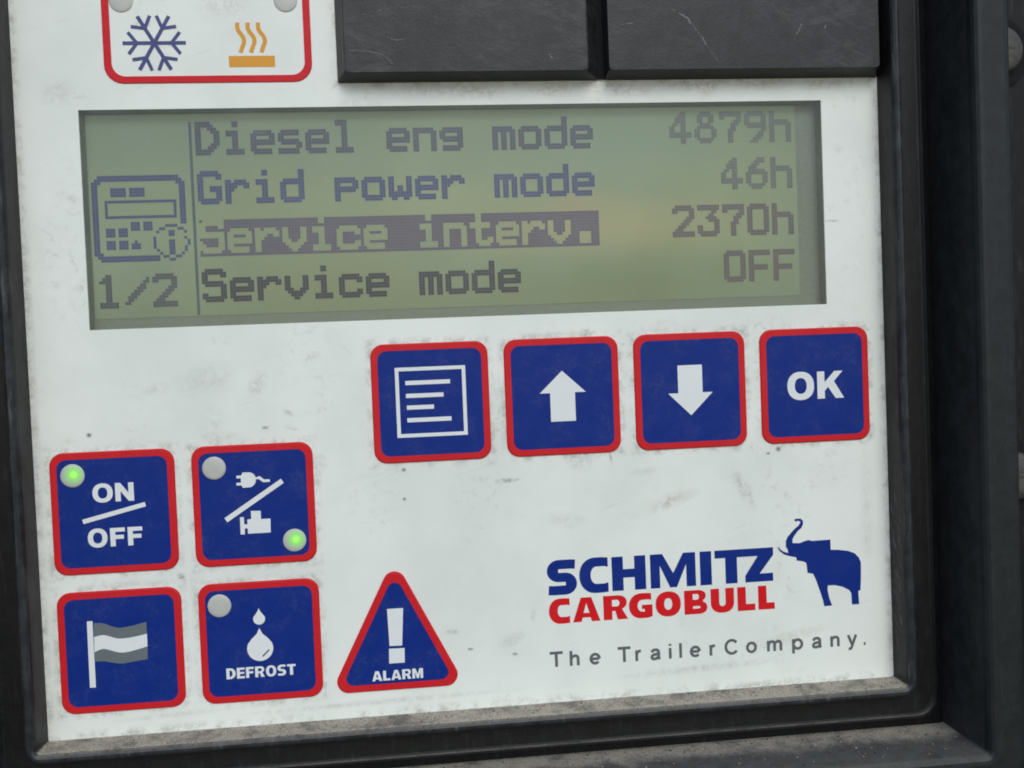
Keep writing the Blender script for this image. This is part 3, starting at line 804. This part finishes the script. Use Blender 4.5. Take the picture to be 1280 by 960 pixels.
el = MB(); el.flat([E_], zl); el.build('emblem', LOGO_BLUE, panel, label='blue elephant emblem with raised trunk')
sl = MB()
def thin(ch):
    """centre lines of one light sans letter, millimetres; cap height 2.62, x height 1.9"""
    arch = lambda x, w: spline([(x, 1.05), (x+.16, 1.5), (x+.62*w, 1.74), (x+.95*w, 1.5), (x+w, 1.05), (x+w, 0)], 6)
    ring_ = lambda cx, a0=0, a1=360: arc(cx, .95, .76, .80, a0, a1, 28)
    return {'T': [[(0, 2.46), (2.3, 2.46)], [(1.15, 2.31), (1.15, 0)]],
            'h': [[(.16, 0), (.16, 2.62)], arch(.16, 1.24)], 'n': [[(.16, 0), (.16, 1.9)], arch(.16, 1.24)],
            'm': [[(.16, 0), (.16, 1.9)], arch(.16, 1.15), arch(1.31, 1.15)],
            'r': [[(.16, 0), (.16, 1.9)], spline([(.16, 1.05), (.3, 1.5), (.6, 1.72), (.95, 1.70)], 6)],
            'i': [[(.16, 0), (.16, 1.9)], [(.16, 2.28), (.16, 2.62)]], 'l': [[(.16, 0), (.16, 2.62)]],
            'o': [ring_(.9)], 'p': [[(.16, -.70), (.16, 1.9)], ring_(.98, -165, 165)],
            'e': [[(.2, .95), (1.6, .95)], ring_(.9, 0, 318)],
            'a': [spline([(.2, 1.32), (.4, 1.65), (.85, 1.76), (1.3, 1.62), (1.42, 1.2), (1.42, .4), (1.55, 0)], 6),
                  spline([(1.42, 1.06), (.9, .96), (.38, .82), (.17, .5), (.3, .22), (.68, .14), (1.1, .28), (1.42, .62)], 6)],
            'C': [arc(1.25, 1.31, 1.09, 1.18, 38, 322, 30)],
            'y': [[(.08, 1.9), (.80, .05)], spline([(1.52, 1.9), (.80, .02), (.62, -.4), (.42, -.58), (.1, -.57)], 6)],
            '.': [[(.0, .16), (.36, .16)]]}[ch]
for ch, x in (('T', 4.15), ('h', 7.73), ('e', 11.25), ('T', 16.2), ('r', 19.4), ('a', 22.1), ('i', 25.44), ('l', 27.32), ('e', 29.24), ('r', 32.8), ('C', 35.55), ('o', 39.5), ('m', 43.34), ('p', 47.96), ('a', 51.65), ('n', 55.1), ('y', 58.3), ('.', 61.25)):
    for q, path in enumerate(thin(ch)):
        sl.flat([ribbon([(x+a, -50.38+b) for a, b in path], .50)], zl + .004*q)
sl.build('slogan', SLOGAN, panel, label='thin grey lettering reading The TrailerCompany.')

# ---------------------------------------------------------------- black covers above the display
def cover(label, bx0, bx1, fx0, fx1, scr_paths):
    t = thing('flap_cover', label, 'cover', None, 'black covers above the display')
    by0, fy0, by1, H = 50.95, 51.62, 84.0, 3.6
    mb = MB(); loops = []
    n = 6
    for q, z, ro in ((0, 0.02, .35), (0.06, 0.5, .4), (0.80, 2.9, .5), (0.93, 3.35, .6), (1.0, H, .7), (1.10, H+.05, .8)):
        L_ = bx0 + (fx0-bx0)*q; R_ = bx1 + (fx1-bx1)*q; B_ = by0 + (fy0-by0)*q
        loops.append(Z(rrect(L_, B_, R_, by1-q, ro, n), z))
    mb.loft(loops)
    mb.build('cover_body', COVER, t)
    for pth, w in scr_paths:
        s_ = MB(); p = spline(pth, 14)
        i = 0
        while i < len(p) - 1:
            if random.random() < .72:
                j = min(i + random.choice((1, 1, 2, 3)), len(p) - 1)
                q = [(x + random.uniform(-.07, .07), y + random.uniform(-.07, .07)) for x, y in p[i:j+1]]
                s_.flat([ribbon(q, w*random.uniform(.15, .9), w*random.uniform(.05, .6))], H+.07 + .0005*(i % 7))
                i = j
            else: i += 1
        if s_.f: s_.build('scratch', SCRATCH, t)
    return t
cover('lightly scuffed black cover left of the dark gap, above the middle of the display', -27.9, 16.5, -26.45, 14.15,
      [([(-25.6, 55.3), (-22.0, 55.0), (-20.0, 54.4), (-18.6, 53.1)], .14), ([(-19.2, 57.4), (-18.0, 56.9), (-16.4, 57.1)], .2), ([(7.6, 54.4), (8.1, 53.6)], .3),
       ([(-25.0, 60.5), (-19, 62.0), (-12, 62.3)], .08), ([(-2.6, 55.4), (-1.9, 55.3)], .1)])
cover('black cover with a long pale scratch, right of the dark gap between covers', 17.5, 66.75, 17.72, 65.55,
      [([(28.6, 62.0), (31.8, 59.8), (34.3, 56.3), (36.6, 53.0)], .16), ([(51.6, 59.2), (51.2, 58.3), (50.4, 57.0)], .3), ([(55.9, 59.0), (55.6, 58.2)], .25),
       ([(20.0, 59.2), (22.0, 59.5)], .18), ([(47, 61.5), (52, 60.0)], .07), ([(24.8, 62), (26.6, 61.8)], .08), ([(30.5, 60.9), (31.6, 60.2), (32.0, 59.4)], .42), ([(34.0, 57.2), (34.6, 55.8)], .3)])

cm = MB(); cm.rect(13.0, 51.05, 20.5, 84.5, 0.35)
cm.build('cover_mount', NEAR_BLACK, panel, label='black strip showing in the gap between the covers')

# ---------------------------------------------------------------- housing round the panel
hs = thing('housing', 'black plastic housing around the white panel with dust on its bottom ledge', 'housing', None)
ring_mb([(1.9, 1.0, 2.9), (2.14, 1.9, 3.1), (2.4, 2.05, 3.2), (5.9, 2.35, 3.4), (6.2, 2.45, 3.4), (6.45, 2.68, 3.4), (6.7, 2.70, 3.4), (6.95, 2.4, 3.3), (7.1, 1.2, 3.1), (7.3, -0.1, 2.8), (9.6, -0.2, 0.4)]).build('recess_floor', FACE, hs, smooth=True)
ring_mb([(9.28, -0.4, .5), (9.30, 3.0, .6), (9.36, 8.0, .8), (9.42, 12.6, 1.0)]).build('inner_wall', HOUSING, hs, smooth=True)
ring_mb([(9.42, 12.6, 1.0), (9.50, 13.5, 1.0), (9.75, 14.1, 1.2), (10.2, 14.45, 1.6), (10.8, 14.55, 2.0), (14.6, 14.55, 5.5), (15.3, 14.4, 6), (15.75, 14.0, 6.5), (15.9, 13.3, 6.6), (15.9, 4.2, 6.6)]).build('rim', RIM, hs, smooth=True)
ring_mb([(15.5, 4.5, 6), (15.95, 4.3, 6.5), (160.0, 4.3, 30)]).build('flange', FLANGE, hs)

def bolt(x, y, label):
    t = thing('bolt', label, 'bolt', None, 'bolts beside the housing')
    mb = MB(); n = 32
    def circ(r_, z): return [(x+r_*math.cos(2*math.pi*i/n), y+r_*math.sin(2*math.pi*i/n), z) for i in range(n)]
    mb.loft([circ(6.6, 4.32), circ(6.5, 4.6), circ(6.2, 4.7)])  # near-black disc standing in for the dark recessed hole round the bolt
    mb.build('bolt_hole_disc', NEAR_BLACK, t)
    mb = MB()
    mb.loft([circ(4.2, 4.7), circ(4.25, 5.6), circ(4.05, 6.4), circ(3.6, 6.9), circ(2.4, 7.1)])
    mb.build('bolt_head', BOLT, t, smooth=True)
    mb = MB(); mb.flat([[(x-1.6, y-.22), (x+2.2, y-.22), (x+2.2, y+.22), (x-1.6, y+.22)]], 7.13)
    mb.build('slot', SLOT, t)
bolt(86.1, 53.7, 'dull grey bolt head behind the housing rim, level with the black covers')
bolt(87.3, -20.6, 'dull grey bolt head behind the housing rim, just below the OK key level')

# ---------------------------------------------------------------- loose grit lying on the two bottom ledges
gm = MB()
def grain(x, y, z, r_):
    vs = [(x + dx*r_*random.uniform(.6, 1.2), y + dy*r_*random.uniform(.5, .9), z + dz*r_*random.uniform(.6, 1.2)) for dx, dy, dz in ((1,0,0),(-1,0,0),(0,1,0),(0,-1,0),(0,0,1),(0,0,-1))]
    gm.add(vs, [(0,2,4),(2,1,4),(1,3,4),(3,0,4),(2,0,5),(1,2,5),(3,1,5),(0,3,5)], random.choice((0, 0, 1)))
for _ in range(520):
    x = random.uniform(PX0+.3, PX1-.3); z = random.uniform(.2, 1)**1.4 * 3.6
    r_ = random.choice((.05, .07, .09, .12, .17))
    grain(x, PY0 - .02 - .18*z/2 + r_*.45, z, r_)
for _ in range(420):
    x = random.uniform(-60, PX1+8.5); z = random.uniform(0.1, 1)**1.3 * 12
    r_ = random.choice((.06, .09, .12, .16, .24))
    grain(x, PY0 - 9.30 + r_*.45 - (.06 if z > 3 else 0), z, r_)
g = gm.build('grit', [simple('sand_grit', (0.34, 0.31, 0.25), 0.9), simple('dark_grit', (0.07, 0.062, 0.05), 0.9)])
g['label'] = 'pale and dark grit scattered along the dusty bottom ledges'
g['category'] = 'grit'
g['kind'] = 'stuff'
